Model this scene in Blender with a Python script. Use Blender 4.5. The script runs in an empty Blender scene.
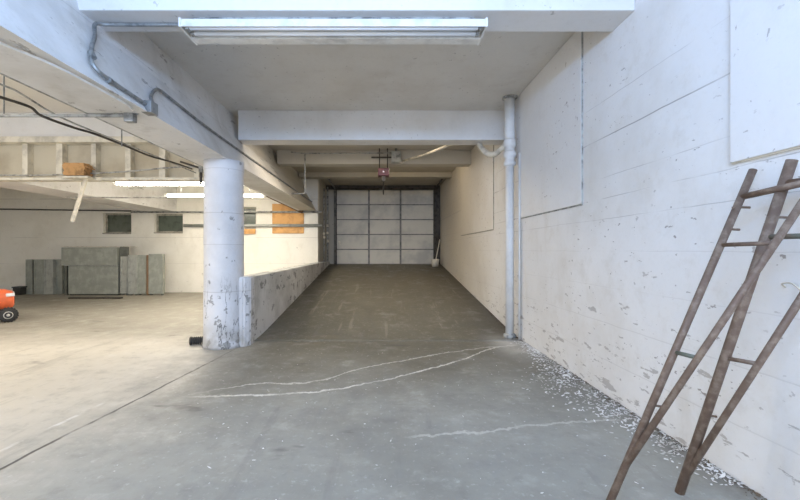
import bpy, bmesh, math, random
from mathutils import Vector, Matrix
random.seed(7)
S = bpy.context.scene
C = S.collection
F, VX, VY, CH = 380.0, 383.0, 250.0, 1.25     # focal length in px, vanishing point, eye height
XR = 1.925                                     # right wall face
CEIL = CH + 2.17

def P(px, py, D): return Vector(((px-VX)/F*D, D, CH-(py-VY)/F*D))
def PX(px, py, X): return P(px, py, X*F/(px-VX))
def face(px, py, off=.02):
    """point on the leaning side of the big girder seen at a pixel"""
    r = (VY-py)/(VX-px)
    ax = 1.308/(1-.567*r)
    D = ax*F/(VX-px)
    return Vector((-ax+off, D, CH+r*ax))

# ------------------------------------------------------------------ materials
class NT:
    def __init__(s, name):
        s.m = bpy.data.materials.new(name); s.m.use_nodes = True
        s.t = s.m.node_tree; s.n = s.t.nodes; s.l = s.t.links
        s.b = s.n['Principled BSDF']
        s.tc = s.n.new('ShaderNodeTexCoord')
        s.pos = s.tc.outputs['Object']
        sp = s.n.new('ShaderNodeSeparateXYZ'); s.l.new(s.pos, sp.inputs[0])
        s.x, s.y, s.z = sp.outputs
    def inp(s, sock, v):
        if hasattr(v, 'links') or isinstance(v, bpy.types.NodeSocket): s.l.new(v, sock)
        else: sock.default_value = v
    def math(s, op, a, b=0.0, c=0.0, clamp=False):
        n = s.n.new('ShaderNodeMath'); n.operation = op; n.use_clamp = clamp
        s.inp(n.inputs[0], a); s.inp(n.inputs[1], b); s.inp(n.inputs[2], c)
        return n.outputs[0]
    def noise(s, scale, detail=4, rough=.55, stretch=None, off=(0,0,0)):
        mp = s.n.new('ShaderNodeMapping'); s.l.new(s.pos, mp.inputs[0])
        if stretch: mp.inputs['Scale'].default_value = stretch
        mp.inputs['Location'].default_value = off
        n = s.n.new('ShaderNodeTexNoise'); s.l.new(mp.outputs[0], n.inputs['Vector'])
        n.inputs['Scale'].default_value = scale; n.inputs['Detail'].default_value = detail
        n.inputs['Roughness'].default_value = rough
        return n.outputs['Fac']
    def ramp(s, v, a, b, lo=0.0, hi=1.0):
        n = s.n.new('ShaderNodeMapRange'); n.interpolation_type = 'SMOOTHSTEP'
        s.inp(n.inputs['Value'], v); s.inp(n.inputs['From Min'], a); s.inp(n.inputs['From Max'], b)
        s.inp(n.inputs['To Min'], lo); s.inp(n.inputs['To Max'], hi)
        return n.outputs[0]
    def mix(s, f, a, b):
        n = s.n.new('ShaderNodeMix'); n.data_type = 'RGBA'
        s.inp(n.inputs[0], f)
        for k, v in ((6, a), (7, b)):
            if isinstance(v, bpy.types.NodeSocket): s.l.new(v, n.inputs[k])
            else: n.inputs[k].default_value = (*v, 1)
        return n.outputs[2]
    def line(s, v, at, w, fade=.5):
        """1 inside |v-at|<w, soft"""
        d = s.math('ABSOLUTE', s.math('SUBTRACT', v, at))
        return s.ramp(d, w*fade, w, 1, 0)
    def mul(s, a, b): return s.math('MULTIPLY', a, b)
    def mx(s, a, b): return s.math('MAXIMUM', a, b)
    def curve(s, v, pts, v0, v1, o0, o1):
        mr = s.n.new('ShaderNodeMapRange'); s.l.new(v, mr.inputs['Value'])
        mr.inputs['From Min'].default_value = v0; mr.inputs['From Max'].default_value = v1
        c = s.n.new('ShaderNodeFloatCurve'); s.l.new(mr.outputs[0], c.inputs['Value'])
        cv = c.mapping.curves[0]
        q = [((a-v0)/(v1-v0), (b-o0)/(o1-o0)) for a, b in pts]
        cv.points[0].location = q[0]; cv.points[1].location = q[-1]
        for a in q[1:-1]: cv.points.new(*a)
        c.mapping.use_clip = False; c.mapping.update()
        return s.math('ADD', s.math('MULTIPLY', c.outputs[0], o1-o0), o0)
    def done(s, col, rough=.8, bump=None, bs=.3, bd=.01, metal=0.0):
        if isinstance(col, bpy.types.NodeSocket): s.l.new(col, s.b.inputs['Base Color'])
        else: s.b.inputs['Base Color'].default_value = (*col, 1)
        s.inp(s.b.inputs['Roughness'], rough); s.b.inputs['Metallic'].default_value = metal
        if bump is not None:
            bn = s.n.new('ShaderNodeBump'); s.l.new(bump, bn.inputs['Height'])
            bn.inputs['Strength'].default_value = bs; bn.inputs['Distance'].default_value = bd
            s.l.new(bn.outputs[0], s.b.inputs['Normal'])
        return s.m

def painted(name, base, dirt, chip, dens=.66, joints=(), dirtamt=.5, chipscale=7, st=(1, 1, 1), lowchips=0.0, jcol=(.3,.28,.26), rear_dim=None, spk=.5):
    t = NT(name)
    big = t.noise(.9, 5, .6)
    if rear_dim:      # dim warm light of the door end, painted in as yellowing
        base = t.mix(t.mul(t.ramp(t.x, -2.45, -2.35), t.ramp(t.math('ADD', t.y, t.mul(big, 3)), 6.5, 11.5)), base, rear_dim)
    c = t.mix(t.mul(t.ramp(big, .42, .75), dirtamt), base, dirt)
    streak = t.noise(2.2, 5, .65, (1, 1, .35), (4, 2, 1))
    c = t.mix(t.mul(t.ramp(streak, .55, .8), dirtamt), c, dirt)
    fine = t.noise(30, 4, .6)
    c = t.mix(t.mul(t.ramp(fine, .5, .75), .12), c, dirt)
    ch = t.noise(chipscale, 5, .62, st, (1, 5, 3))
    area = t.noise(1.1, 2, .5, None, (7, 1, 2))
    thr = t.math('SUBTRACT', t.math('SUBTRACT', dens+.1, t.mul(area, .2)), t.ramp(t.z, 1.3, .0, 0, lowchips))
    cm = t.ramp(ch, thr, t.math('ADD', thr, .025))
    c = t.mix(t.mul(cm, .6), c, chip)
    sk = t.ramp(t.noise(19, 3, .6, (1, .7, 1.3), (2, 9, 4)), .665, .70)
    c = t.mix(t.mul(t.mul(sk, t.ramp(area, .35, .6)), spk), c, chip)
    mot = t.noise(4.5, 6, .7, None, (8, 8, 1))
    c = t.mix(t.mul(t.ramp(mot, .52, .7), dirtamt*.55), c, dirt)
    h = t.mul(fine, .25)
    if joints:
        brk = t.ramp(t.noise(1.6, 3, .6, None, (3, 3, 3)), .33, .55)
        wob = t.math('ADD', t.z, t.mul(t.math('SUBTRACT', t.noise(3, 2), .5), .02))
        j = None
        for z, w, a in joints:
            q = t.mul(t.line(wob, z, w), a); j = q if j is None else t.mx(j, q)
        j = t.mul(j, brk)
        c = t.mix(j, c, jcol); h = t.math('SUBTRACT', h, j)
    h = t.math('SUBTRACT', h, t.mul(cm, .5))
    return t.done(c, .72, h, .35, .012)

M = {}
WH = (.80, .79, .77)
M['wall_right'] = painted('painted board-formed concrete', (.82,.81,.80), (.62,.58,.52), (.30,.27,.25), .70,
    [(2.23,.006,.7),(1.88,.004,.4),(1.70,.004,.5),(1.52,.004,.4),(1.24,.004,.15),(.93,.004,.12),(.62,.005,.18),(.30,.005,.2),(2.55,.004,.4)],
    .5, 8, (1, .55, 1.9), .10, spk=.85, rear_dim=(.62,.56,.46))
M['panel'] = painted('painted infill panel', (.82,.81,.80), (.66,.62,.57), (.30,.25,.23), .665, (), .3, 12, (1, 1.8, .8), rear_dim=(.62,.56,.46), spk=.8)
M['girder'] = painted('painted girder concrete', (.78,.77,.76), (.46,.44,.40), (.22,.20,.18), .655, [(3.05,.006,.25)], .6, 6, (1, .5, 1.6), rear_dim=(.48,.45,.38))
M['beam'] = painted('painted beam concrete', (.78,.77,.76), (.58,.55,.50), (.32,.3,.28), .74, (), .35, 6, rear_dim=(.42,.38,.30))
M['ceiling'] = painted('painted ceiling concrete', (.74,.72,.68), (.56,.52,.46), (.22,.2,.18), .745, (), .45, 6, rear_dim=(.40,.36,.28))
M['wall_back'] = painted('painted back wall', (.82,.79,.71), (.58,.54,.44), (.33,.31,.27), .69, [(2.75,.01,.5),(1.62,.008,.4),(.85,.008,.25)], .4, 5, (1,1,1), .05)
M['parapet'] = painted('worn painted low wall', (.60,.60,.59), (.30,.30,.29), (.06,.06,.06), .575, (), .9, 5, (1, .7, 1.2), .0, spk=.9)

# round column: vertical cracks near the foot, form rings
t = NT('worn painted column')
c = t.mix(t.mul(t.ramp(t.noise(1.5, 5, .6), .4, .7), .45), (.70,.70,.72), (.44,.44,.44))
ring = None
for z, a in ((1.72, .5), (1.32, .35), (.72, .5), (2.28, .3)):
    q = t.mul(t.line(t.z, z, .006), a); ring = q if ring is None else t.mx(ring, q)
c = t.mix(ring, c, (.35,.34,.33))
v = t.noise(5, 5, .6, (1.2, 1.2, .28), (2, 0, 0))
crk = t.mul(t.line(v, .5, .012), t.ramp(t.z, 1.0, .5))
c = t.mix(t.mul(crk, .8), c, (.08,.08,.08))
ch = t.ramp(t.noise(9, 4, .6), t.ramp(t.z, 0, 1.5, .56, .67), t.ramp(t.z, 0, 1.5, .60, .70))
c = t.mix(t.mul(ch, .75), c, (.2,.2,.19))
low = t.mul(t.ramp(t.z, .35, .05), t.ramp(t.noise(6, 4), .35, .6))
c = t.mix(t.mul(low, .6), c, (.33,.31,.28))
M['column'] = t.done(c, .65, t.math('SUBTRACT', t.noise(25, 3), t.mul(crk, 2)), .5, .012)

# concrete floor
def floor_mat(name):
    t = NT(name)
    n1 = t.noise(.7, 5, .6); n2 = t.noise(3.2, 5, .65, None, (3, 1, 0)); n3 = t.noise(26, 4, .6)
    c = t.mix(t.ramp(n1, .35, .7), (.335,.33,.295), (.235,.23,.205))
    # dusty parking bay on the left, its warm light put into the colour
    bay = t.ramp(t.math('ADD', t.x, t.mul(t.math('SUBTRACT', n2, .5), .9)), -1.3, -2.9)
    c = t.mix(t.mul(bay, .8), c, (.64,.60,.53))
    # tyre grime tracked on to the foot of the ramp and up it
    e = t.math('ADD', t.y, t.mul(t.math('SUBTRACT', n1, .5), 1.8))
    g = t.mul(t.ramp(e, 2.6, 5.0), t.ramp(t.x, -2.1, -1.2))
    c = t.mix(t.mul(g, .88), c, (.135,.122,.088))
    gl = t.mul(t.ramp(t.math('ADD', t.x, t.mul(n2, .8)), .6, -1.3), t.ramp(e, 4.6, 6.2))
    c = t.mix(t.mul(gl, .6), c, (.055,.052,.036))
    top = t.mul(t.ramp(t.y, 7.0, 11.5), t.ramp(n2, .2, .75, .4, 1))
    c = t.mix(t.mul(top, .35), c, (.24,.20,.13))
    c = t.mix(t.mul(t.ramp(n2, .52, .72), .30), c, (.24,.23,.22))
    c = t.mix(t.mul(t.ramp(n2, .45, .25), .25), c, (.66,.65,.62))
    # streaks along the drive
    sx = t.noise(2.4, 5, .65, (2.2, .22, 1), (0, 3, 0))
    c = t.mix(t.mul(t.ramp(sx, .56, .68), .30), c, (.20,.19,.175))
    c = t.mix(t.mul(t.ramp(n3, .58, .72), .25), c, (.72,.71,.69))
    # pale scuffs dragged down the ramp, darker side edges, mottling
    sc = t.noise(3.2, 5, .6, (2.6, .16, 1), (5, 1, 0))
    c = t.mix(t.mul(t.mul(t.ramp(sc, .60, .68), t.ramp(t.y, 4.6, 5.6)), .35), c, (.42,.39,.32))
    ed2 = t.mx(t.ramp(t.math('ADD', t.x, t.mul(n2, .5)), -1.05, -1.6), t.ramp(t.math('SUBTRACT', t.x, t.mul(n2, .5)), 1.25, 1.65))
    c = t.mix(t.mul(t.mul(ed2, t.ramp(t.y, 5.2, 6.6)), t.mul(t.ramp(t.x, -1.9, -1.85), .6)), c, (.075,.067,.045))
    mo = t.noise(8, 6, .72, None, (2, 7, 0))
    c = t.mix(t.mul(t.ramp(mo, .5, .68), .22), c, (.16,.155,.14))
    c = t.mix(t.mul(t.ramp(mo, .45, .3), .18), c, (.60,.59,.55))
    # dark oil spots
    sp = t.ramp(t.noise(1.7, 4, .6, (.6, 1.4, 1), (9, 2, 0)), .64, .71)
    c = t.mix(t.mul(sp, .5), c, (.09,.085,.08))
    # construction joint below the girder, dark gap and pale edge beside it
    wob = t.mul(t.math('SUBTRACT', t.noise(2.5, 4), .5), .07)
    xx = t.math('ADD', t.math('SUBTRACT', t.x, t.math('MULTIPLY_ADD', t.y, .12, -2.44)), wob)
    lim = t.mul(t.ramp(t.y, 4.9, 4.5), t.ramp(t.y, -1, 0))
    j = t.mul(t.mul(t.line(xx, 0, .016), lim), t.ramp(t.noise(1.9, 3, .6, None, (1, 8, 0)), .36, .5, .35, 1))
    c = t.mix(t.mul(j, .85), c, (.05,.045,.04))
    j2 = t.mul(t.mul(t.line(xx, -.22, .022), t.ramp(t.y, 4.2, 3.4)), t.ramp(t.noise(3, 4, .6, None, (4, 8, 0)), .45, .6))
    c = t.mix(t.mul(j2, .6), c, (.80,.80,.80))
    # pale mineral lines left by water, running across the foot of the ramp
    w2 = t.math('ADD', t.mul(t.math('SUBTRACT', t.noise(5, 6, .7), .5), .16), t.mul(t.math('SUBTRACT', t.noise(22, 3, .6), .5), .05))
    yy = t.math('ADD', t.y, w2)
    c1 = t.curve(t.x, [(-2,3.2),(-1.59,3.34),(-1.28,3.52),(-.59,3.64),(-.31,3.95),(.23,4.3),(1.1,4.78),(1.73,4.98),(2,5.05)], -2, 2, 2, 6)
    c2 = t.curve(t.x, [(-2,3.2),(-1.57,3.25),(-.81,3.30),(-.03,3.62),(.34,3.90),(1.0,4.42),(1.35,4.8),(2,5.1)], -2, 2, 2, 6)
    c3 = t.curve(t.x, [(-2,2.3),(.25,2.55),(.7,2.62),(1.28,2.75),(2,2.8)], -2, 2, 2, 6)
    ed = t.mul(t.ramp(t.x, -1.75, -1.2), t.ramp(t.x, 1.85, 1.7))
    k = None
    for cc, w, a in ((c1, .020, .7), (c2, .024, .95), (c3, .022, .45)):
        q = t.mul(t.line(t.math('SUBTRACT', yy, cc), 0, w, .2), a)
        if cc is c3: q = t.mul(q, t.ramp(t.x, .1, .3))
        k = q if k is None else t.mx(k, q)
    k = t.mul(t.mul(k, ed), t.ramp(t.noise(4, 4, .6, None, (2, 2, 6)), .3, .55, .35, 1))
    c = t.mix(k, c, (.78,.76,.70))
    # powder where the lines reach the wall
    dust = t.mul(t.ramp(t.x, 1.25, 1.8), t.mul(t.ramp(t.y, 4.0, 4.9), t.ramp(t.y, 5.8, 5.2)))
    c = t.mix(t.mul(dust, t.ramp(n2, .3, .6, .2, .85)), c, (.66,.64,.6))
    rub = t.mul(t.ramp(t.x, 1.66, 1.9), t.ramp(n2, .35, .6))
    c = t.mix(t.mul(rub, .6), c, (.16,.14,.12))
    h = t.math('SUBTRACT', t.math('ADD', t.mul(n3, .4), n2), t.mul(j, 2))
    return t.done(c, t.ramp(n2, .3, .7, .48, .7), h, .22, .012)
M['floor'] = floor_mat('stained concrete floor')

def plain(name, col, rough=.6, metal=0.0, var=.25, scale=6, col2=None, bs=.15):
    t = NT(name)
    n = t.noise(scale, 4, .6)
    c2 = col2 or tuple(max(0, k*(1-var*1.6)) for k in col)
    c = t.mix(t.ramp(n, .42, .68), col, c2)
    return t.done(c, rough, t.noise(scale*6, 3), bs, .004, metal)
M['galv'] = plain('galvanised conduit', (.33,.34,.34), .4, .5, .3, 14)
M['conduit_paint'] = plain('grimy painted conduit', (.42,.42,.40), .6, 0, .4, 12)
M['white_paint'] = plain('white painted metal', (.82,.82,.80), .4, 0, .12, 10)
M['drain'] = plain('white painted drain pipe', (.76,.76,.75), .5, 0, .07, 5)
M['rust'] = plain('rusty steel pipe', (.155,.105,.078), .6, .1, .4, 22, (.25,.19,.145), .4)
M['rustgreen'] = plain('worn green painted pipe', (.15,.165,.135), .6, .2, .4, 14, (.2,.16,.13), .4)
M['black'] = plain('black rubber', (.03,.03,.03), .65)
M['darkmetal'] = plain('dark grimy metal', (.075,.065,.055), .55, .3, .4, 8)
M['maroon'] = plain('maroon enamel', (.13,.03,.035), .5)
M['cabinet'] = plain('grey painted sheet steel', (.27,.285,.25), .45, .1, .18, 5, (.36,.37,.33))
M['cabinet_dark'] = plain('dark grey sheet steel', (.14,.145,.125), .5, .15, .2, 5)
M['galv_sheet'] = plain('weathered galvanised sheet', (.38,.39,.36), .4, .15, .2, 6, (.27,.28,.255))
M['ply'] = plain('orange plywood', (.62,.34,.12), .7, 0, .3, 5, (.46,.24,.08))
M['timber'] = plain('brown timber', (.22,.13,.07), .75, 0, .3, 7)
M['card'] = plain('brown cardboard', (.52,.30,.13), .85, 0, .3, 8)
M['lath'] = plain('off white lath', (.76,.70,.58), .7, 0, .2, 7)
M['glass_dark'] = plain('dirty dark window glass', (.095,.115,.09), .25, 0, .3, 4)
M['winframe'] = plain('grimy window frame', (.36,.34,.28), .7, 0, .3, 8)
M['door_panel'] = plain('dull white door panel', (.66,.62,.53), .55, .05, .25, 1.2, (.47,.45,.40))
M['door_rib'] = plain('dirty door rail', (.24,.23,.21), .6, .2, .3, 8)
M['stud'] = plain('painted timber', (.74,.70,.60), .75, 0, .2, 5)
M['bulk'] = plain('stained board', (.60,.55,.44), .8, 0, .3, 1.7, (.47,.41,.31))
M['soffit'] = plain('white soffit board', (.84,.83,.79), .7, 0, .12, 2)
M['orange'] = plain('orange red bodywork', (.78,.16,.06), .3, 0, .12, 5)
M['seat'] = plain('charcoal vinyl', (.05,.055,.055), .6)
M['hub'] = plain('pale wheel hub', (.62,.60,.55), .5)
M['chip'] = plain('white paint flakes', (.86,.86,.86), .8, 0, .3, 4, (.6,.58,.54))
M['dirt'] = plain('brown dirt and grit', (.16,.12,.085), .95, 0, .4, 9)
M['socket'] = plain('dark lamp socket', (.12,.12,.12), .6)
M['tube_off'] = plain('unlit fluorescent tube', (.86,.88,.90), .2, 0, .03, 3)
def emit(name, col, s):
    t = NT(name); t.b.inputs['Base Color'].default_value = (*col, 1)
    t.b.inputs['Emission Color'].default_value = (*col, 1); t.b.inputs['Emission Strength'].default_value = s
    return t.m
M['tube_cool'] = emit('lit cool fluorescent tube', (.5, .72, 1), 10)
M['tube_on'] = emit('lit fluorescent tube', (1, .93, .80), 34)
M['bulb'] = emit('lit bulb', (1, .84, .62), 12)
M['red_led'] = emit('lit indicator', (1, .85, .9), .5)

# ------------------------------------------------------------------ mesh helpers
def bx(bm, x0, x1, y0, y1, z0, z1, bev=0.0, rot=None, piv=None):
    r = bmesh.ops.create_cube(bm, size=1)
    vs = r['verts']
    c = Vector(((x0+x1)/2, (y0+y1)/2, (z0+z1)/2))
    for v in vs: v.co = Vector((v.co.x*(x1-x0), v.co.y*(y1-y0), v.co.z*(z1-z0))) + c
    if rot is not None:
        pv = Vector(piv) if piv is not None else c
        for v in vs: v.co = rot @ (v.co-pv) + pv
    if bev:
        es = list({e for v in vs for e in v.link_edges})
        bmesh.ops.bevel(bm, geom=es, offset=bev, segments=2, affect='EDGES', profile=.7)
    return bm
def tube(bm, pts, r, seg=10, caps=True):
    pts = [Vector(p) for p in pts]
    rs = r if isinstance(r, (list, tuple)) else [r]*len(pts)
    rings = []; prev = None; u = None
    for i, p in enumerate(pts):
        d = ((pts[i+1]-p).normalized() if i < len(pts)-1 else Vector()) + ((p-pts[i-1]).normalized() if i else Vector())
        d.normalize()
        if u is None:
            a = Vector((0, 0, 1)) if abs(d.z) < .9 else Vector((1, 0, 0))
            u = d.cross(a).normalized()
        else:
            u = (u - d*u.dot(d)).normalized()
        w = d.cross(u)
        rings.append([bm.verts.new(p + (u*math.cos(k*math.tau/seg) + w*math.sin(k*math.tau/seg))*rs[i]) for k in range(seg)])
    for a, b in zip(rings, rings[1:]):
        for k in range(seg): bm.faces.new((a[k], a[(k+1) % seg], b[(k+1) % seg], b[k])).smooth = True
    if caps:
        bm.faces.new(rings[0][::-1]); bm.faces.new(rings[-1])
    return bm
def smooth(pts, n=6):
    pts = [Vector(p) for p in pts]; q = [pts[0]*2-pts[1]] + pts + [pts[-1]*2-pts[-2]]; out = []
    for i in range(1, len(q)-2):
        a, b, c, d = q[i-1:i+3]
        for k in range(n):
            s = k/n
            out.append(.5*((2*b)+(c-a)*s+(2*a-5*b+4*c-d)*s*s+(3*b-a-3*c+d)*s**3))
    return out + [pts[-1]]
def lathe(bm, prof, c, seg=32, axis='Z'):
    """prof: list of (radius, height)"""
    rings = []
    for r, h in prof:
        ring = []
        for k in range(seg):
            a = k*math.tau/seg; x, y = r*math.cos(a), r*math.sin(a)
            v = {'Z': (x, y, h), 'Y': (x, h, y), 'X': (h, x, y)}[axis]
            ring.append(bm.verts.new(Vector(v)+Vector(c)))
        rings.append(ring)
    for a, b in zip(rings, rings[1:]):
        for k in range(seg): bm.faces.new((a[k], a[(k+1) % seg], b[(k+1) % seg], b[k])).smooth = True
    bm.faces.new(rings[0][::-1]); bm.faces.new(rings[-1])
    return bm
def prism(bm, prof, a0, a1, axis='Y'):
    """extrude a polygon given as 2-d points along an axis"""
    def mk(p, t): return {'Y': (p[0], t, p[1]), 'X': (t, p[0], p[1]), 'Z': (p[0], p[1], t)}[axis]
    A = [bm.verts.new(mk(p, a0)) for p in prof]; B = [bm.verts.new(mk(p, a1)) for p in prof]
    n = len(prof)
    for k in range(n): bm.faces.new((A[k], A[(k+1) % n], B[(k+1) % n], B[k]))
    bm.faces.new(A[::-1]); bm.faces.new(B)
    return bm
def NB(): return bmesh.new()
def obj(name, bm, mat, parent=None):
    bmesh.ops.recalc_face_normals(bm, faces=bm.faces)
    me = bpy.data.meshes.new(name); bm.to_mesh(me); bm.free()
    me.materials.append(M[mat] if isinstance(mat, str) else mat)
    o = bpy.data.objects.new(name, me); C.objects.link(o)
    if parent:
        o.parent = parent; o.matrix_parent_inverse = Matrix.Identity(4)
    return o
def tag(o, label, cat, group=None, kind=None):
    o['label'] = label; o['category'] = cat
    if group: o['group'] = group
    if kind: o['kind'] = kind
    return o
def thing(name, label, cat, loc=(0, 0, 0), rz=0, group=None, kind=None):
    o = bpy.data.objects.new(name, None); C.objects.link(o); o.location = loc; o.rotation_euler = (0, 0, rz)
    o.empty_display_size = .1
    return tag(o, label, cat, group, kind)
def struct(name, bm, mat, parent=None, label=None):
    o = obj(name, bm, mat, parent)
    if not parent: o['kind'] = 'structure'
    return o
def local(o, parent):
    """re-express a mesh made in world coordinates in its parent's frame"""
    o.data.transform(parent.matrix_basis.inverted()); return o
def wobj(name, bm, mat, parent):
    o = obj(name, bm, mat, parent); return local(o, parent)

# ------------------------------------------------------------------ the setting
YB = 11.2         # rear wall of the bay on the left
YD = 12.8         # plane of the roller door
X0 = -12.0
YS = -3.0
bm = NB()
# flat floor, with the ramp bed cut out beyond y=5.2
def quad(bm, pts): bm.faces.new([bm.verts.new(p) for p in pts])
bx(bm, X0-.2, XR+.2, YS, 5.2, -.15, 0)
bx(bm, X0-.2, -1.9, 5.2, YB+.2, -.15, 0)
struct('floor', bm, 'floor')
def rampz(y):
    if y < 5.2: return 0
    s = .775/(12.6-5.55)
    if y < 5.9: return s*(y-5.2)**2/1.4
    return min(s*(y-5.55), .775)
bm = NB(); N = 60
grid = []
for i in range(N+1):
    y = 5.2 + (YD+.4-5.2)*i/N
    grid.append([bm.verts.new((x, y, rampz(y))) for x in (-1.9, -1, 0, 1, XR+.1)] + [bm.verts.new((XR+.1, y, -.15)), bm.verts.new((-1.9, y, -.15))])
for a, b in zip(grid, grid[1:]):
    for k in range(7):
        f = bm.faces.new((a[k], a[(k+1) % 7], b[(k+1) % 7], b[k])); f.smooth = k < 4
bm.faces.new(grid[0]); bm.faces.new(grid[-1])
struct('floor_ramp', bm, 'floor')

struct('wall_right', bx(NB(), XR, XR+.2, YS, YD+.4, -.15, CEIL+.2), 'wall_right')
struct('ceiling', bx(NB(), X0-.2, XR, YS, YD+.4, CEIL, CEIL+.2), 'ceiling')
bm = NB()     # back wall of the bay, window openings cut through
wins = [(-8.25, -7.42, 1.74, 2.34), (-6.74, -5.90, 1.76, 2.32), (-4.57, -3.74, 1.90, 2.52)]
xs = [X0-.2] + [v for w in wins for v in w[:2]] + [-1.92]
for i in range(0, len(xs), 2): bx(bm, xs[i], xs[i+1], YB, YB+.25, -.15, CEIL)
for a, b, z0, z1 in wins:
    bx(bm, a, b, YB, YB+.25, -.15, z0); bx(bm, a, b, YB, YB+.25, z1, CEIL)
struct('wall_back', bm, 'wall_back')
struct('wall_left', bx(NB(), X0-.2, X0, YS, YB, 0, CEIL), 'wall_back')
struct('wall_ramp_left', bx(NB(), -2.12, -1.92, YB+.25, YD+.4, -.15, CEIL), 'girder')
for k, (a, b, z0, z1) in enumerate(wins):
    w = thing('window_%d' % (k+1), ['dark dirty window behind the leaning lath', 'dark dirty window left of the round column', 'dark window just right of the round column'][k], 'window', ((a+b)/2, YB+.1, z0), kind='structure')
    bm = NB(); f = .05
    for (p, q, r, s) in ((a, b, z0, z0+f), (a, b, z1-f, z1), (a, a+f, z0+f, z1-f), (b-f, b, z0+f, z1-f)): bx(bm, p, q, YB+.10, YB+.18, r, s)
    wobj('window_frame', bm, 'winframe', w)
    wobj('pane', bx(NB(), a+f*.5, b-f*.5, YB+.135, YB+.145, z0+f*.5, z1-f*.5), 'glass_dark', w)
    wobj('window_sill', bx(NB(), a, b, YB-.03, YB+.1, z0-.02, z0+.012), 'winframe', w)

# girder over the column line, leaning side towards the ramp
prof = [(-2.40, CEIL), (-2.30, CH+1.75), (-1.985, CH+1.19), (-1.96, CH+1.15), (-2.48, CH+1.15), (-2.5, CH+1.17), (-2.5, CEIL)]
tag(struct('girder', prism(NB(), prof, YS, YD+.3), 'girder'), 'long white concrete girder running over the round column along the ramp', 'beam')
prof2 = [(-6.08, CEIL), (-6.08, CH+1.13), (-6.9, CH+1.13), (-6.9, CEIL)]
tag(struct('girder', prism(NB(), prof2, 6.2, YB), 'girder'), 'white concrete girder at the back of the parking bay', 'beam')
def xbeam(y0, y1, z, label, xl=-2.35):
    bm = NB(); bx(bm, xl, XR, y0, y1, z, CEIL, .012)
    tag(struct('cross_beam', bm, 'beam'), label, 'beam')
xbeam(2.9, 3.19, CH+1.83, 'nearest cross beam, the one with the long light fixture under it')
xbeam(5.9, 6.2, CH+1.71, 'cross beam meeting the tall white drain pipe', -2.25)
xbeam(8.25, 8.55, CH+1.87, 'cross beam behind the hanging door opener', -2.3)
xbeam(10.6, 10.9, CH+2.04, 'shallow cross beam nearest the roller door', -2.35)

# column
lt = [(.262, 0), (.258, .04), (.252, .12), (.250, .4), (.250, .72), (.246, .73), (.246, 1.31), (.248, 1.32), (.246, 1.72), (.244, 1.73), (.243, 2.27), (.25, 2.29), (.25, CH+1.152)]
col = struct('column', lathe(NB(), lt, (-2.09, 5.0, 0), 48), 'column')
tag(col, 'round white concrete column with cracked paint at the end of the low wall', 'column')
# low wall beside the ramp
bm = NB()
bx(bm, -2.0, -1.78, 5.16, YB, -.1, .885, .012)
par = struct('low_wall', bm, 'parapet')
tag(par, 'worn white concrete low wall along the left side of the ramp', 'wall')
bm = NB(); r = random.Random(3)
prof = [(-2.0, 4.93), (-1.80, 4.90), (-1.735, 4.97), (-1.745, 5.17), (-2.0, 5.2)]
prism(bm, prof, -.02, .90, 'Z'); bmesh.ops.bevel(bm, geom=list(bm.edges), offset=.018, segments=2, affect='EDGES')
obj('end_pier', bm, 'column', par)
bm = NB()
bx(bm, -2.0, -1.78, YB, YD-.05, -.1, .885, .012)
obj('wall_end', bm, 'parapet', par)

# raised panels of the right wall
def panel(n, y0, y1, z0, z1, th):
    p = struct('trim_%d' % n, bx(NB(), XR-th, XR+.01, y0, y1, z0, z1, .004), 'panel')
    return p
p1 = panel(1, 3.66, 5.28, CH+.445, CEIL-.004, .018)
obj('seam', bx(NB(), XR-.014, XR+.004, 3.652, 3.66, CH+.445, CEIL-.004), 'conduit_paint', p1)
obj('seam', bx(NB(), XR-.006, XR+.004, 3.66, 5.28, CH+.432, CH+.445), 'conduit_paint', p1)
p2 = panel(2, -1.2, 2.085, CH+.478, CEIL-.004, .022)
obj('seam', bx(NB(), XR-.012, XR+.004, 2.085, 2.092, CH+.478, CEIL-.004), 'stud', p2)
obj('seam', bx(NB(), XR-.012, XR+.004, -1.2, 2.085, CH+.470, CH+.478), 'lath', p2)
p3 = panel(3, 6.6, 9.35, CH+.36, CEIL-.004, .012)
obj('seam', bx(NB(), XR-.011, XR+.004, 6.585, 6.6, CH+.36, CEIL-.004), 'winframe', p3)
obj('seam', bx(NB(), XR-.011, XR+.004, 6.6, 9.35, CH+.348, CH+.36), 'winframe', p3)

# ------------------------------------------------------------------ framed bulkhead and soffit in the bay
yb = 6.05; zb = CH+1.145; zt_ = CH+1.78
tag(struct('cross_beam', bx(NB(), -11.9, -2.5, yb-.05, yb+.25, zt_, CEIL, .012), 'beam'), 'cross beam over the bay above the framed bulkhead', 'beam')
b = thing('bulkhead', 'cream framed bulkhead with upright battens across the parking bay', 'bulkhead', (-5, yb, zb), kind='structure')
wobj('backing_board', bx(NB(), -11.9, -2.5, yb+.08, yb+.12, zb, zt_), 'bulk', b)
wobj('top_plate', bx(NB(), -11.9, -2.5, yb-.10, yb+.08, zt_-.09, zt_-.001), 'stud', b)
wobj('bottom_plate', bx(NB(), -11.9, -2.5, yb-.06, yb+.12, zb-.04, zb), 'stud', b)
for k in range(14):
    px = 197-34.2*k; x = (px-VX)/F*yb
    if x > -2.6 or x < -11.8: continue
    w = (.075, .10, .085)[k % 3]
    wobj('batten', bx(NB(), x-w/2, x+w/2, yb-.02, yb+.08, zb, zt_-.09), 'stud', b)

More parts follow.
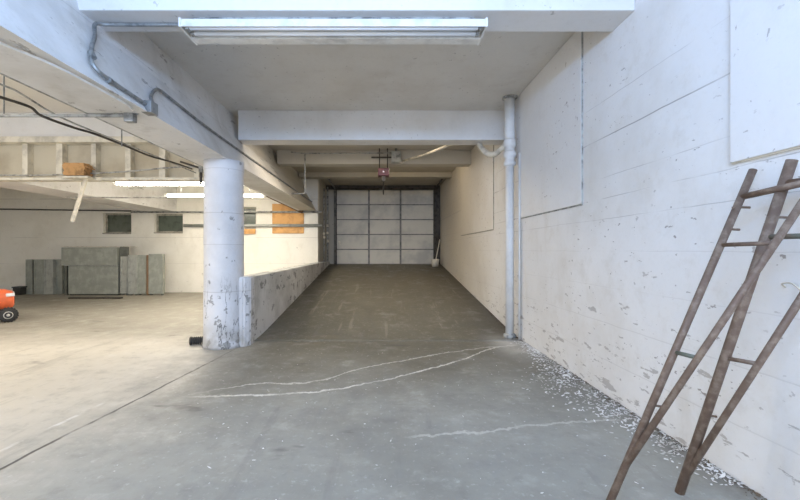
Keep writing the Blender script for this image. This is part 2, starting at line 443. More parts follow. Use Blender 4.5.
# ------------------------------------------------------------------ fluorescent fixtures
def fixture(label, cx, cy, zt, L, lit, group=None, drop=0):
    t = thing('fluorescent_fixture', label, 'light', (cx, cy, zt), group=group)
    d = -drop
    if drop > .1:      # bare strip, tubes open to the sides
        obj('channel', bx(NB(), -L/2, L/2, -.03, .03, d-.095, d-.055, .004), 'white_paint', t)
    else:
        obj('channel', bx(NB(), -L/2+.06, L/2-.06, -.035, .035, d-.066, 0), 'conduit_paint', t)
        obj('housing', prism(NB(), [(-.12, d-.066), (.12, d-.066), (.13, d-.126), (.035, d-.130), (.03, d-.09), (-.11, d-.08), (-.122, d-.128), (-.13, d-.128)], -L/2, L/2, 'X'), 'white_paint', t)
    for y in ((-.088, -.012) if drop <= .1 else (-.055, .055)):
        obj('lamp_tube', tube(NB(), [(-L/2+.05, y, d-.112), (L/2-.05, y, d-.112)], .022, 16), ('tube_cool' if 'cool white' in label else 'tube_on' if drop > .1 else 'bulb') if lit else 'tube_off', t)
        for e in (-1, 1): obj('lamp_holder', bx(NB(), e*(L/2-.035)-.014, e*(L/2-.035)+.014, y-.022, y+.022, d-.134, d-.085, .004), 'conduit_paint', t)
    for e in (-1, 1): obj('end_cap', bx(NB(), e*(L/2+.008)-.008, e*(L/2+.008)+.008, -(.134 if drop <= .1 else .075), .134 if drop <= .1 else .075, d-.132, d-.062, .003), 'white_paint', t)
    if drop > .1:
        for e in (-1, 1): obj('hanger_rod', tube(NB(), [(e*L*.35, 0, d-.02), (e*L*.35, 0, 0)], .007), 'galv', t)
    return t
fixture('long unlit two-tube light fixture under the nearest cross beam', (335-VX)/F*3.0, 3.02, CH+1.83, 2.32, False)
HB = CEIL-(CH+1.33)
fixture('lit fluorescent fixture hanging left of the round column', -3.72, 7.0, CEIL, 2.4, True, drop=HB)
fixture('lit fluorescent fixture hanging farther back behind the round column', -4.1, 9.3, CEIL, 2.4, True, drop=HB-.1)
fixture('added lit fluorescent fixture, unseen on the ramp ceiling behind the second beam', -.45, 6.75, CEIL, 2.4, True)  # hidden by the beam, added to light the ramp
fixture('added lit fluorescent fixture on the near bay ceiling, out of view', -5.6, 2.4, CEIL, 2.4, True)  # added out of view as warm fill for the near bay
fixture('added lit fluorescent fixture on the bay ceiling beyond the left edge, out of view', -9.6, 5.2, CEIL, 2.4, True)  # added out of view to brighten the left of the bay
def area(loc, sx, sy, power, col, rot=(0, 0, 0)):
    l = bpy.data.lights.new('lamp', 'AREA'); l.shape = 'RECTANGLE'; l.size = sx; l.size_y = sy; l.energy = power; l.color = col
    o = bpy.data.objects.new('lamp', l); o.location = loc; o.rotation_euler = rot; C.objects.link(o); return o
WARM = (1, .90, .74)
area((-3.72, 7.0, CEIL-HB-.17), 2.3, .2, 45, WARM)
area((-4.1, 9.3, CEIL-HB-.07), 2.3, .2, 42, WARM)
area((-.45, 6.75, CEIL-.17), 2.3, .2, 24, (1, .88, .70))  # lamp of the added ramp fixture
area((-5.6, 2.4, CEIL-.17), 2.3, .2, 105, (1, .88, .70))  # lamp of the added near bay fixture
area((-9.6, 5.2, CEIL-.17), 2.3, .2, 120, WARM)  # lamp of the added fixture past the left edge
# unseen fixture and blue lamp added behind the viewer to tint the upper surfaces
fixture('added lit cool white fluorescent fixture hanging behind the viewer, out of view', -.3, -.8, CEIL, 2.4, True, drop=.5)
area((-.3, -.68, CEIL-.62), 2.3, .25, 118, (.30, .54, 1.0), (math.radians(112), 0, 0))
# soft daylight reaching in from the open side behind the camera
area((-2.5, YS+.05, 1.9), 8.5, 2.9, 200, (.97, .98, 1.0), (math.radians(90), 0, 0))

# ------------------------------------------------------------------ conduits
def pipe(name, pts, r, mat, label, cat, sm=0, group=None, seg=10):
    bm = NB(); tube(bm, smooth(pts, sm) if sm else pts, r, seg)
    return tag(obj(name, bm, mat), label, cat, group)
z1 = CH+1.83-.016
cd = thing('conduit', 'grey bent conduit from the unlit fixture down to the junction box', 'conduit', (0, 0, 0))
pts = [(-1.60, 3.06, z1), (-1.9, 3.06, z1), (-2.05, 3.06, z1)] + [Vector((-2.22, 3.04, z1-.01)), Vector((-2.25, 2.97, z1-.05))] + [face(*q, .03) for q in ((91, 36), (88, 46), (87, 60), (92, 69), (100, 76))] + [face(120, 89, .022), face(143, 104, .022)]
obj('conduit_run', tube(NB(), smooth(pts, 5), .0145, 10), 'galv', cd)
for q in ((87, 52), (104, 79)):
    a = face(*q, .026); bp = face(q[0]+3, q[1]+(6 if q[0] < 90 else 2), .026)
    obj('coupling', tube(NB(), [a, bp], .021, 12), 'galv', cd)
jb = thing('junction_box', 'grey electrical junction box on the girder edge near the column', 'electrical box', (0, 0, 0))
p = face(147, 107, .03)
obj('box_body', bx(NB(), p.x-.05, p.x+.035, p.y-.05, p.y+.05, p.z-.06, p.z+.04, .006), 'galv', jb)
obj('elbow_body', bx(NB(), p.x-.21, p.x-.13, p.y-.03, p.y+.03, p.z-.13, p.z-.045, .01), 'galv', jb)
obj('nipple', tube(NB(), [(p.x-.14, p.y, p.z-.052), (p.x-.04, p.y, p.z-.03)], .016), 'galv', jb)
pts = [p+Vector((.0, .04, .03)), face(147.5, 96, .03), face(152, 89.5, .035), face(158, 91, .03), face(165, 96, .024), face(205, 127, .02), face(250, 159, .02), face(290, 187, .02), face(321, 208.5, .02)]
pipe('conduit', pts, .0155, 'galv', 'grey conduit looping out of the junction box and along the girder side', 'conduit', 5)
pipe('conduit', [(p.x-.16, p.y, 2.385), (-3.2, p.y, 2.385), (-7, p.y-.05, 2.38)], .015, 'conduit_paint', 'grey conduit running left from the junction box across the bay', 'conduit')
pipe('conduit', [(-2.54, .6, 2.43), (-2.54, 5.9, 2.43)], .013, 'conduit_paint', 'thin straight conduit along the left edge of the girder', 'conduit')
pipe('cable', [P(*q) for q in ((-60, 78, 2.45), (0, 97, 2.75), (30, 107, 3.0), (42, 116, 3.1), (75, 128, 3.45), (95, 134, 3.7), (128, 147, 4.2), (150, 156, 4.6), (175, 163, 5.2), (192, 169, 5.8))], .011, 'darkmetal', 'sagging dark cable hanging beside the left edge of the girder', 'cable', 5)
pipe('cable', [P(*q) for q in ((-60, 90, 2.6), (0, 84, 2.55+.3), (60, 117, 3.4), (120, 142, 4.2), (165, 160, 5.1), (196, 173, 5.9))], .008, 'conduit_paint', 'thin slack cable just below the sagging dark cable', 'cable', 4)
pipe('cable', [(-2.30, 1.0, CH+1.135), (-2.12, 2.0, CH+1.135), (-2.02, 2.35, CH+1.135), (-2.0, 2.9, CH+1.135), (-2.03, 3.08, CH+1.135)], .008, 'white_paint', 'thin white cable along the underside of the girder', 'cable', 4)
for xq, yq in ((-3.2, p.y), (-4.6, p.y-.01)):
    t = pipe('conduit_hanger', [(xq, yq, 2.39), (xq, yq, CEIL)], .006, 'galv', 'thin rod holding the conduit that crosses the bay', 'hanger', group='rods holding the bay conduit')
pipe('conduit_hanger', [(-2.75, 4.0, CH+1.09), (-2.75, 4.0, CEIL)], .006, 'galv', 'thin rod holding the sagging dark cable', 'hanger')
# pipe cluster at the top of the column
pv = thing('pipe_fitting', 'dark cluster of small pipe fittings beside the column top', 'pipe fitting', (0, 0, 0))
obj('riser', tube(NB(), [(-2.54, 5.3, 2.16), (-2.54, 5.3, 2.50)], .018), 'darkmetal', pv)
obj('branch', tube(NB(), [(-2.80, 5.25, 2.47), (-2.54, 5.3, 2.39)], .014), 'darkmetal', pv)
obj('tee', tube(NB(), [(-2.54, 5.3, 2.33), (-2.54, 5.3, 2.42)], .03), 'conduit_paint', pv)
obj('clamp', bx(NB(), -2.62, -2.49, 5.25, 5.35, 2.47, 2.49, .004), 'darkmetal', pv)

def hp(y_px, x0, x1, D, r, mat, label, tilt=0):
    a = P(x0, y_px, D); b2 = P(x1, y_px+tilt, D)
    return pipe('pipe', [a, b2], r, mat, label, 'pipe')
a, e = P(67, 197.5, 6.62), P(251, 197.5, 6.62)
pipe('pipe', [a, e], .013, 'conduit_paint', 'thin pipe hung across the bay just below the light fixture', 'pipe')
for q in (.08, .93): pipe('conduit_hanger', [a.lerp(e, q), a.lerp(e, q)+Vector((0, 0, CEIL-a.z))], .004, 'galv', 'thin rod holding the pipe hung across the bay', 'hanger', group='rods holding the hung bay pipe')
hp(212, 131, 322, YB-.06, .03, 'conduit_paint', 'pale pipe on the back wall level with the window tops')
hp(225.5, 184, 322, YB-.06, .045, 'galv_sheet', 'thick grey pipe on the back wall beside the plywood panel')
hp(209, -10, 131, YB-.05, .018, 'darkmetal', 'thin dark pipe high on the back wall left of the windows', 2)
pipe('cable', [(-7.5, 5.97, zb+.03), (-6.0, 5.97, zb+.03), (-5.3, 5.96, zb+.03), (-4.1, 5.96, zb+.08), (-3.2, 5.97, zb+.16), (-2.7, 5.97, zb+.14)], .012, 'conduit_paint', 'slack cable along the foot of the bulkhead', 'cable', 4)
# door-side riser pipes
pg = 'riser pipes beside the roller door'
for k, (x, y, top, r) in enumerate(((-1.86, 12.0, 3.2, .022), (-1.80, 12.35, 3.3, .028))):
    t = thing('riser_pipe', ['thin upright pipe with a valve left of the roller door', 'upright pipe with two couplings beside the roller door track'][k], 'pipe', (x, y, rampz(y)))
    obj('pipe_run', tube(NB(), [(0, 0, -.02), (0, 0, top-rampz(y))], r), 'conduit_paint', t)
    for h in ((.75, 1.25) if k else (.9,)):
        obj('coupling', tube(NB(), [(0, 0, h), (0, 0, h+.09)], r*1.7), 'lath', t)
    obj('valve', lathe(NB(), [(.03, -.07), (.045, -.06), (.045, -.04), (.012, -.03), (.012, 0)], (0, 0, 1.05), 14, 'Y'), 'lath', t)

# drain pipe on the right wall
dp = thing('drain_pipe', 'tall white cast drain pipe standing against the right wall', 'pipe', (1.80, 5.4, 0))
obj('lower_pipe', tube(NB(), [(0, 0, .02), (0, 0, 2.62)], .058, 20), 'drain', dp)
obj('upper_pipe', tube(NB(), [(0, 0, 2.62), (0, 0, CEIL)], .072, 20), 'drain', dp)
obj('hub_collar', lathe(NB(), [(.06, 2.44), (.085, 2.46), (.085, 2.5), (.07, 2.51), (.07, 2.56), (.09, 2.58), (.09, 2.63), (.07, 2.66)], (0, 0, 0), 24), 'drain', dp)
obj('top_flange', lathe(NB(), [(.078, CEIL-.03), (.105, CEIL-.02), (.105, CEIL)], (0, 0, 0), 24), 'conduit_paint', dp)
obj('hub_collar', lathe(NB(), [(.06, 2.70), (.084, 2.72), (.084, 2.80), (.07, 2.83)], (0, 0, 0), 24), 'drain', dp)
obj('base_collar', lathe(NB(), [(.085, -.0), (.085, .05), (.06, .07)], (0, 0, 0), 24), 'conduit_paint', dp)
tr = [P(507, 146, 5.42), P(501, 149, 5.5), P(495, 154, 5.62), P(488, 154, 5.75), P(482, 149, 5.95), P(479, 144, 6.15), P(478, 141, 6.3), Vector((1.62, 6.32, 3.2)), Vector((1.62, 6.32, CEIL))]
o = obj('trap_bend', tube(NB(), smooth(tr, 5), .042, 14), 'lath', dp); local(o, dp)
pipe('conduit', [(1.895, 5.28, .0), (1.895, 5.28, 2.6)], .014, 'drain', 'thin upright conduit beside the drain pipe on the right wall', 'conduit')

# conduit and opener over the ramp
yo = 8.12
pipe('conduit', [P(291, 152, yo)+Vector((0, 0, 0)), P(303, 153.5, yo), P(392, 153, yo)], .014, 'conduit_paint', 'horizontal conduit over the ramp leading to the door opener', 'conduit')
q0 = P(305, 153.5, yo)
pipe('conduit', [q0, (q0.x, yo, 2.46), (-1.95, yo, 2.45)], .015, 'conduit_paint', 'upright conduit drop on the girder left of the door opener', 'conduit')
eb = thing('junction_box', 'pale grey electrical box under the ramp ceiling right of the opener', 'electrical box', tuple(P(396, 158, yo)))
obj('box_body', bx(NB(), -.10, .10, -.05, .05, -.10, .14, .01), 'galv_sheet', eb)
obj('stem', tube(NB(), [(0, 0, .14), (0, 0, CEIL-eb.location.z)], .02), 'galv', eb)
obj('cover_plate', bx(NB(), -.08, .08, -.058, -.05, -.08, .12, .003), 'conduit_paint', eb)
pipe('conduit', [P(403, 161, yo), P(425, 154.5, 7.4), P(456, 142, 6.26)], .022, 'lath', 'white pipe slanting up from the electrical box to the second beam', 'conduit')
om = thing('door_opener', 'small dark door opener hanging on two rods above the ramp', 'door opener', tuple(P(383.5, 172, yo)))
zc = CEIL-om.location.z
for s in (-1, 1): obj('hanger_rod', tube(NB(), [(s*.085, 0, .06), (s*.085, 0, zc)], .011), 'darkmetal', om)
obj('cross_bar', bx(NB(), -.26, .18, -.02, .02, .30, .325), 'darkmetal', om)
obj('motor_housing', bx(NB(), -.12, .12, -.09, .16, -.09, .07, .02), 'maroon', om)
obj('light_lens', lathe(NB(), [(.014, -.105), (.016, -.09)], (0, 0, -.01), 14, 'Y'), 'red_led', om)
obj('drive_rail', tube(NB(), [(0, .1, -.07), (0, 4.5, .19)], .022, 8), 'darkmetal', om)
obj('motor_foot', bx(NB(), -.04, .04, -.03, .05, -.2, -.09, .006), 'darkmetal', om)
# bulb added out of sight behind the third beam to warm the far ramp
lb = thing('added_lamp', 'added bare lit bulb hidden above the ramp behind the third beam', 'light', (.6, 8.95, CEIL))
obj('lamp_base', lathe(NB(), [(.06, 0), (.06, -.03), (.03, -.05), (.025, -.08)], (0, 0, 0), 20), 'white_paint', lb)
obj('bulb', lathe(NB(), [(.015, -.08), (.03, -.11), (.045, -.15), (.03, -.185), (.005, -.195)], (0, 0, 0), 18), 'bulb', lb)
l = bpy.data.lights.new('lamp', 'POINT'); l.energy = 16; l.color = (1, .84, .62); l.shadow_soft_size = .05
o = bpy.data.objects.new('lamp', l); o.location = (.6, 8.95, CEIL-.25); C.objects.link(o)

# ------------------------------------------------------------------ roller door
dz0, dz1 = .775, CH+2.05
dl, dr = -1.55, 1.69
d = thing('door_1', 'white sectional garage door at the top of the ramp', 'door', (0, YD, dz0), kind='structure')
hs = (dz1-.02-dz0)/5
for k in range(5):
    bm = NB(); z = k*hs
    bx(bm, dl, dr, -.02, .03, z+.012, z+hs-.012)
    for q in range(4):      # shallow pressed ribs
        zz = z+.06+q*(hs-.12)/3.3
        bx(bm, dl, dr, -.036, -.018, zz, zz+.05, .003)
    s = obj('door_section', bm, 'door_panel', d)
    obj('section_rail', bx(NB(), dl, dr, -.042, -.018, z+hs-.024, z+hs+.010), 'door_rib', d)
for px in (369, 400.5):
    x = (px-VX)/F*YD; obj('stile', bx(NB(), x-.03, x+.03, -.05, -.01, .01, 5*hs-.01), 'door_rib', d)
obj('bottom_rail', bx(NB(), dl, dr, -.04, .03, 0, .012), 'door_rib', d)
obj('door_handle', bx(NB(), dl+.05, dl+.13, -.07, -.02, 2*hs-.35, 2*hs-.22, .01), 'lath', d)
for s, x in ((-1, dl-.06), (1, dr+.06)):
    pts = [(x, -.07, 0), (x, -.07, dz1-dz0-.25), (x, -.14, dz1-dz0-.07), (x, -.30, dz1-dz0+.02), (x, -1.85, dz1-dz0+.045)]
    obj('door_track', tube(NB(), smooth(pts, 4), .028, 6), 'darkmetal' if s > 0 else 'door_rib', d)
obj('torsion_shaft', tube(NB(), [(dl-.1, -.16, dz1-dz0-.02), (dr+.1, -.16, dz1-dz0-.02)], .02), 'darkmetal', d)
for x0, x1 in ((-.9, -.15), (.25, 1.0)):
    obj('torsion_spring', tube(NB(), [(x0, -.16, dz1-dz0-.02), (x1, -.16, dz1-dz0-.02)], .042, 12), 'darkmetal', d)
bm = NB()
bx(bm, -1.92, XR, YD-.06, YD+.35, dz1-.02, CEIL)
bx(bm, dl-.10, dl-.01, YD-.04, YD+.35, .7, dz1-.02); bx(bm, dr+.01, XR, YD-.04, YD+.35, .7, dz1-.02)
struct('trim_door', bm, 'darkmetal')
struct('wall_door_side', bx(NB(), -1.92, dl-.10, YD-.02, YD+.35, .7, dz1-.02), 'girder')
struct('wall_door_back', bx(NB(), -1.92, XR, YD+.36, YD+.42, .6, CEIL), 'beam')
# rubbish at the right foot of the door
bk = thing('bucket', 'small white bucket at the right foot of the garage door', 'bucket', (1.66, 12.1, rampz(12.1)))
obj('bucket_body', lathe(NB(), [(.10, 0), (.125, .2), (.13, .24), (.118, .24), (.1, .05)], (0, 0, 0), 20), 'lath', bk)
for k, (dx, dy, h) in enumerate(((.06, .2, 1.0), (.12, .05, .85))):
    a = Vector((1.63+.05*k, 12.35, rampz(12.35))); 
    pipe('pole', [a, (1.83+.04*k, 12.5, a.z+h)], .016, 'lath' if k else 'darkmetal', ['dark pole leaning in the corner right of the garage door', 'pale pole leaning beside the dark pole right of the garage door'][k], 'pole')

# ------------------------------------------------------------------ things in the bay
# grey metal units by the back wall
def px_x(px, y): return (px-VX)/F*y
def slab(px0, px1, ytop, D, label, mat='cabinet', th=.09, flange=.03, tilt=0.0, foot=0.0):
    x0, x1 = px_x(px0, D), px_x(px1, D); h = CH-(ytop-VY)/F*D
    t = thing('metal_cabinet', label, 'cabinet', ((x0+x1)/2, D, 0), group=None)
    t.rotation_euler = (-tilt, 0, 0)
    w = (x1-x0)/2
    bm = NB(); bx(bm, -w, w, 0, th, foot, h, .006)
    obj('cabinet_body', bm, mat, t)
    bm = NB()
    for a, b2, c2, d2 in ((-w, -w+flange, foot, h), (w-flange, w, foot, h), (-w+flange, w-flange, foot, foot+flange), (-w+flange, w-flange, h-flange, h)):
        bx(bm, a, b2, -.014, 0, c2, d2)
    obj('edge_flange', bm, mat, t)
    if foot:
        for s in (-1, 1): obj('foot', bx(NB(), s*(w-.04)-.025, s*(w-.04)+.025, .02, .07, 0, foot), 'cabinet_dark', t)
    return t
slab(26, 32.5, 259.5, 10.75, 'narrow grey metal cabinet at the left end of the row by the back wall')
slab(34.5, 44, 259.5, 10.75, 'grey metal cabinet left of the large grey cabinet, second from the left end')
slab(44.3, 53.5, 259.5, 10.72, 'pale grey metal cabinet left of the large grey cabinet, third from the left end', 'galv_sheet')
slab(54.5, 62.5, 259.5, 10.8, 'grey metal cabinet standing just left of the large grey cabinet', 'cabinet')
cb = thing('metal_cabinet', 'large low grey metal cabinet by the back wall with overhanging upper panel', 'cabinet', (px_x(93, 10.5), 10.5, 0))
w = (px_x(118, 10.5)-px_x(68.5, 10.5))/2
zt = CH-(265.8-VY)/F*10.5; zz = CH-(247.5-VY)/F*10.5
obj('cabinet_body', bx(NB(), -w, w, 0, .2, .03, zt, .008), 'cabinet', cb)
obj('upper_panel', bx(NB(), -w-.15, w+.01, -.05, .2, zt+.012, zz, .01), 'cabinet', cb)
obj('side_panel', bx(NB(), w+.02, w+.24, .05, .12, .08, zz+.02, .008), 'cabinet_dark', cb)
obj('ledge', bx(NB(), -w-.1, w+.02, -.03, .2, zt, zt+.012), 'galv', cb)
obj('side_post', bx(NB(), -w-.12, -w-.06, .02, .1, 0, zt, .004), 'cabinet_dark', cb)
obj('plinth', bx(NB(), -w+.02, w-.02, .03, .18, 0, .03), 'black', cb)
obj('top_rail', bx(NB(), -w-.45, w+.3, .3, .4, zz+.02, zz+.035), 'lath', cb)
slab(120.5, 128, 256.5, 10.5, 'narrow pale grey metal cabinet just right of the large grey cabinet', 'galv_sheet', foot=.05)
slab(128.4, 137, 255, 10.45, 'grey metal cabinet with feet, second right of the large grey cabinet', 'galv_sheet', foot=.04)
slab(137.4, 146, 255, 10.5, 'mid grey metal cabinet left of the brown strip', 'cabinet', foot=.04)
bd = tag(obj('board', bx(NB(), px_x(146.4, 10.5), px_x(148.3, 10.5), 10.5, 10.7, 0, CH-(255-VY)/F*10.5, .004), 'timber'), 'thin brown upright board between the narrow grey cabinets', 'board')
slab(148.8, 163, 254, 10.5, 'widest grey metal cabinet at the right end of the row by the back wall', 'cabinet', foot=.04)
a = P(70, 299.5, 9.6)
tag(obj('plank', bx(NB(), px_x(69, 9.75), px_x(121, 9.75), 9.72, 9.83, 0, .035, .006), 'darkmetal'), 'long dark plank lying on the floor before the large grey cabinet', 'plank')
bb = thing('storage_bin', 'small black bin on the floor left of the narrow grey cabinets', 'bin', (px_x(19.5, 10.6), 10.6, 0))
obj('bin_body', bx(NB(), -.10, .10, -.1, .1, 0, .2, .02), 'black', bb)
obj('lid', bx(NB(), -.115, .115, -.115, .115, .2, .235, .01), 'seat', bb)

# plywood panels on the back wall
tag(obj('plywood_sheet', bx(NB(), px_x(272.5, YB), px_x(304, YB), YB-.03, YB, CH-(233.5-VY)/F*YB, CH-(204-VY)/F*YB, .003), 'ply'), 'square orange plywood sheet fixed to the back wall right of the column', 'board')
tag(obj('plywood_strip', bx(NB(), px_x(228, YB), px_x(256, YB), YB-.06, YB-.031, CH-(234-VY)/F*YB, CH-(229-VY)/F*YB, .003), 'ply'), 'orange plywood strip below the window beside the column', 'board')
bm = NB(); tube(bm, [P(262, 193, 11.1), P(303, 212, 11.1)], .05, 4)
tag(obj('plank', bm, 'timber'), 'brown plank slanting above the orange plywood sheet', 'plank')
# cardboard box on the bulkhead ledge
cbx = thing('cardboard_box', 'crumpled brown cardboard box on the ledge of the bulkhead', 'box', (px_x(81, 5.95), yb-.13, zb-.005))
bm = NB(); bx(bm, -.18, .14, -.085, .085, 0, .19, .0)
bmesh.ops.subdivide_edges(bm, edges=bm.edges, cuts=4, use_grid_fill=True)
r = random.Random(5)
for v in bm.verts: v.co += Vector((r.uniform(-.014, .014), r.uniform(-.012, .0), r.uniform(-.0, .014)))
obj('box_body', bm, 'card', cbx)
obj('flap', bx(NB(), .08, .20, -.075, .075, .145, .155, 0, Matrix.Rotation(.5, 3, 'Y')), 'card', cbx)
obj('bracket', bx(NB(), -.2, .2, -.085, .10, -.03, -.001), 'stud', cbx)
bm = NB(); bx(bm, -.026, .026, -.012, .012, -.70, 0, .003)
o = tag(obj('wooden_lath', bm, 'lath'), 'off white lath hanging at a slant from the bulkhead', 'lath')
pa = P(86, 179, 5.96); o.location = pa; o.rotation_euler = (0, math.radians(18), 0)

# hose stub by the column
hs_ = thing('drain_hose', 'short black corrugated hose on the floor left of the round column', 'hose', (-2.335, 5.05, .055))
prof = []
for k in range(7): prof += [(.036, -.02-.026*k), (.052, -.026-.026*k), (.052, -.034-.026*k), (.036, -.046-.026*k)]
bm = NB(); lathe(bm, prof, (0, 0, 0), 18, 'X'); 
hp_ = obj('corrugated_hose', bm, 'black', hs_); hs_.rotation_euler = (0, 0, math.radians(14))
obj('end_ring', lathe(NB(), [(.05, -.212), (.056, -.206), (.056, -.196), (.046, -.19)], (0, 0, 0), 18, 'X'), 'darkmetal', hs_)
pipe('pipe', [(-2.355, 5.0, .0), (-2.355, 5.0, .30)], .009, 'rust', 'thin rusty upright pipe at the left foot of the column', 'pipe')

# ------------------------------------------------------------------ riding mower
mw = thing('riding_mower', 'orange red riding mower at the left edge of the bay', 'riding mower', (-6.74, 6.86, 0), math.radians(45))
def wheel(name, x, y, r, w):
    bm = NB(); lathe(bm, [(r*.55, -w/2), (r*.85, -w/2), (r*.97, -w*.36), (r, -w*.15), (r, w*.15), (r*.97, w*.36), (r*.85, w/2), (r*.55, w/2)], (x, y, r), 28, 'Y')
    for k in range(18):
        a = k*math.tau/18
        bx(bm, -.012, .012, -w*.45, w*.45, r-.004, r+.006, 0, Matrix.Rotation(a, 3, 'Y'), (0, 0, 0))
        for v in bm.verts[-8:] if False else []: pass
    # move lugs to the wheel centre
    bm.verts.ensure_lookup_table()
    for v in bm.verts[28*8:]: v.co += Vector((x, y, r))
    wo = obj(name, bm, 'black', mw)
    obj('hub', lathe(NB(), [(r*.54, -w*.4), (r*.5, -w*.52), (r*.2, -w*.45), (r*.16, -w*.58), (.002, -w*.6)], (x, y, r), 20, 'Y'), 'hub', wo)
wheel('wheel', -.02, -.36, .125, .11); wheel('wheel', -.09, .36, .125, .11)
wheel('wheel', -1.22, -.36, .2, .2); wheel('wheel', -1.22, .36, .2, .2)
bm = NB()     # hood: lofted sections along the length
secs = [(.06, .13, .27, .44), (.04, .20, .24, .50), (-.06, .24, .22, .545), (-.35, .25, .22, .57), (-.62, .26, .22, .60)]
rings = []
for x, w, z0, z1_ in secs:
    h = z1_-z0
    rings.append([bm.verts.new((x, y, z)) for y, z in ((-w, z0), (-w*1.02, z0+h*.55), (-w*.85, z0+h*.88), (-w*.4, z1_), (w*.4, z1_), (w*.85, z0+h*.88), (w*1.02, z0+h*.55), (w, z0))])
for a, b2 in zip(rings, rings[1:]):
    for k in range(8): bm.faces.new((a[k], a[(k+1) % 8], b2[(k+1) % 8], b2[k])).smooth = True
bm.faces.new(rings[0]); bm.faces.new(rings[-1][::-1])
hood = obj('hood', bm, 'orange', mw)
for s in (-1, 1):
    o = obj('headlight', bx(NB(), -.05, .062, s*.17-.055, s*.17+.055, .43, .485, .012), 'white_paint', hood)
obj('grille', bx(NB(), .045, .068, -.10, .10, .29, .42, .008), 'black', hood)
obj('side_vent', bx(NB(), -.5, -.28, -.268, -.25, .36, .45, .004), 'seat', hood)
obj('front_axle', tube(NB(), [(-.03, -.34, .125), (-.06, 0, .19), (-.08, .34, .125)], .025), 'darkmetal', mw)
obj('chassis', bx(NB(), -1.4, -.02, -.2, .2, .17, .25, .01), 'darkmetal', mw)
bm = NB(); bx(bm, -1.5, -.85, -.44, .44, .42, .47, .03); bx(bm, -1.5, -1.4, -.4, .4, .25, .43, .02); obj('fender', bm, 'orange', mw)
bm = NB(); bx(bm, -.9, -.25, -.40, .40, .09, .19, .03); obj('mower_deck', bm, 'orange', mw)
bm = NB(); bx(bm, -.92, -.6, -.16, .16, .22, .66, .03); obj('dashboard', bm, 'seat', mw)
bm = NB(); bx(bm, -1.35, -1.0, -.22, .22, .47, .56, .03); bx(bm, -1.42, -1.34, -.2, .2, .52, .82, .03); obj('seat', bm, 'seat', mw)
sw = obj('steering_column', tube(NB(), [(-.7, 0, .64), (-.8, 0, .76)], .018), 'darkmetal', mw)
ring = [(-.8+.16*math.cos(a)*.8, .16*math.sin(a), .77+.16*math.cos(a)*.35) for a in [k*math.tau/24 for k in range(25)]]
obj('steering_wheel', tube(NB(), ring, .013, 8), 'seat', mw)

# ------------------------------------------------------------------ leaning pipe frames
def proj_y(v): return VY-(v.z-CH)/v.y*F
def at_y(a, b2, py):
    lo, hi = 0.0, 1.2
    for _ in range(40):
        m = (lo+hi)/2; v = a.lerp(b2, m)
        if proj_y(v) > py: lo = m
        else: hi = m
    return a.lerp(b2, lo)
def frame(label, a0, a1, c0, c1, rA, rC, rungs, pegs, lastmat):
    t = thing('trestle', label, 'trestle', (a0.x, a0.y, 0), group='rusty trestles leaning on the right wall')
    def w(name, bm, mat): local(obj(name, bm, mat, t), t)
    w('upright', tube(NB(), [a0, a1], rA, 16), 'rust')
    w('brace', tube(NB(), [c0, c1], rC, 16), 'rust')
    for ya, yc, r, m in rungs:
        p, q = at_y(a0, a1, ya), at_y(c0, c1, yc)
        w('rung', tube(NB(), [p, q], r, 12), m)
    for y, dx in pegs:
        p = at_y(a0, a1, y); w('peg', tube(NB(), [p, p+Vector((dx, -.01, -.004))], .006, 8), 'rust')
    return t
A0 = Vector((1.085, 1.84, .0)); A1 = P(753, 170, 1.90)
dA = (A1-A0)
C0 = at_y(A0, A1, 467); C1 = P(800, 206, 1.60); C1 = C0+(C1-C0)*1.13
frame('rusty pipe trestle with two legs, the left of the pair on the right wall', A0, A1, C0, C1, .0170, .0145,
      [(197, 180, .0155, 'rust'), (245, 243, .010, 'rust'), (352, 358, .010, 'rustgreen')],
      [(207, .055), (207, -.03), (229, .05), (405, .045)], 'rust')
B0 = Vector((1.525, 1.955, .0)); B1 = P(792, 160, 1.71)
D0 = at_y(B0, B1, 480); D1 = P(800, 300, 1.60); D1 = D0+(D1-D0)*1.28
frame('rusty pipe trestle with thick upright, the right of the pair on the right wall', B0, B1, D0, D1, .0210, .0145,
      [(183, 175, .0155, 'rust'), (237, 235, .012, 'rustgreen'), (358, 364, .010, 'rust')],
      [(217, .055), (415, .045)], 'rust')
hk = tag(obj('wall_hook', tube(NB(), smooth([(1.93, 1.82, 1.07), (1.89, 1.80, 1.09), (1.885, 1.75, 1.095), (1.89, 1.70, 1.05)], 4), .004, 8), 'lath'), 'small bent rusty hook on the right wall behind the rusty trestles', 'hook')

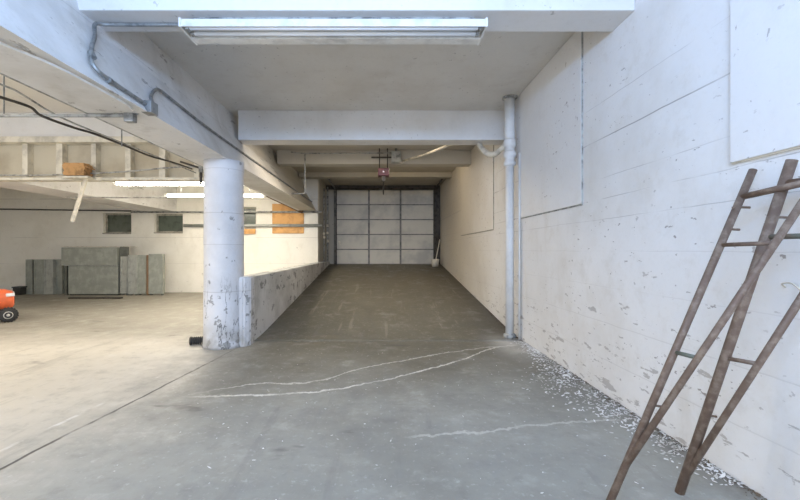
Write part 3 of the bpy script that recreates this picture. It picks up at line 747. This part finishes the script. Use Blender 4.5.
# ------------------------------------------------------------------ paint flakes and grit
def flakes(name, n, fn, s0, s1, mat, label, zf):
    bm = NB(); r = random.Random(11)
    for _ in range(n):
        x, y = fn(r); s = r.uniform(s0, s1)*(1.6 if r.random() < .08 else 1); z = zf(y)+.002
        k = r.choice((4, 5)); a0 = r.uniform(0, 6.28); tx, ty = r.uniform(-.35, .35), r.uniform(-.35, .35)
        top = []; bot = []
        for q in range(k):
            a = a0+q*math.tau/k; rr = s*r.uniform(.5, 1.1)
            u_, v_ = rr*1.25*math.cos(a), rr*.5*math.sin(a); dx, dy = u_*math.cos(a0*3)-v_*math.sin(a0*3), u_*math.sin(a0*3)+v_*math.cos(a0*3); dz = dx*tx+dy*ty+s*.36
            xx = min(x+dx, XR-.004)
            top.append(bm.verts.new((xx, y+dy, z+dz+.0015))); bot.append(bm.verts.new((xx, y+dy, z+dz)))
        bm.faces.new(top); bm.faces.new(bot[::-1])
        for q in range(k): bm.faces.new((bot[q], bot[(q+1) % k], top[(q+1) % k], top[q]))
    return tag(obj(name, bm, mat), label, 'debris', kind='stuff')
def f1(r):
    y = 2.0+3.2*r.random()**.9; w = .09+.25*math.exp(-((y-3.5)/.6)**2)+.09*math.exp(-((y-2.5)/.4)**2)
    return XR-.01-abs(r.gauss(0, 1))*w*.75, y
flakes('paint_flakes', 1500, f1, .005, .017, 'chip', 'white paint flakes strewn on the floor along the foot of the right wall', rampz)
flakes('scattered_chips', 160, lambda r: (r.uniform(-1.6, 1.6), 1.6+3.2*r.random()), .003, .009, 'chip', 'tiny white chips scattered over the open floor before the ramp', rampz)
flakes('grit', 1600, lambda r: (XR-.005-abs(r.gauss(0, .03)), 1.0+6*r.random()), .003, .010, 'dirt', 'brown grit gathered in the corner under the right wall', rampz)

# ------------------------------------------------------------------ camera, world, view
cam = bpy.data.cameras.new('camera'); cam.sensor_width = 36; cam.sensor_fit = 'HORIZONTAL'
cam.lens = 36*F/800; cam.shift_x = (400-VX)/800; cam.shift_y = 0; cam.clip_start = .05
co = bpy.data.objects.new('camera', cam); co.location = (0, 0, CH); co.rotation_euler = (math.radians(90), 0, 0)
C.objects.link(co); S.camera = co
w = bpy.data.worlds.new('world'); S.world = w; w.use_nodes = True
bg = w.node_tree.nodes['Background']; bg.inputs[0].default_value = (.62, .76, 1, 1); bg.inputs[1].default_value = 0.9
S.view_settings.view_transform = 'Standard'; S.view_settings.look = 'None'
S.view_settings.gamma = 1; S.view_settings.use_curve_mapping = False
S.view_settings.exposure = 0.12
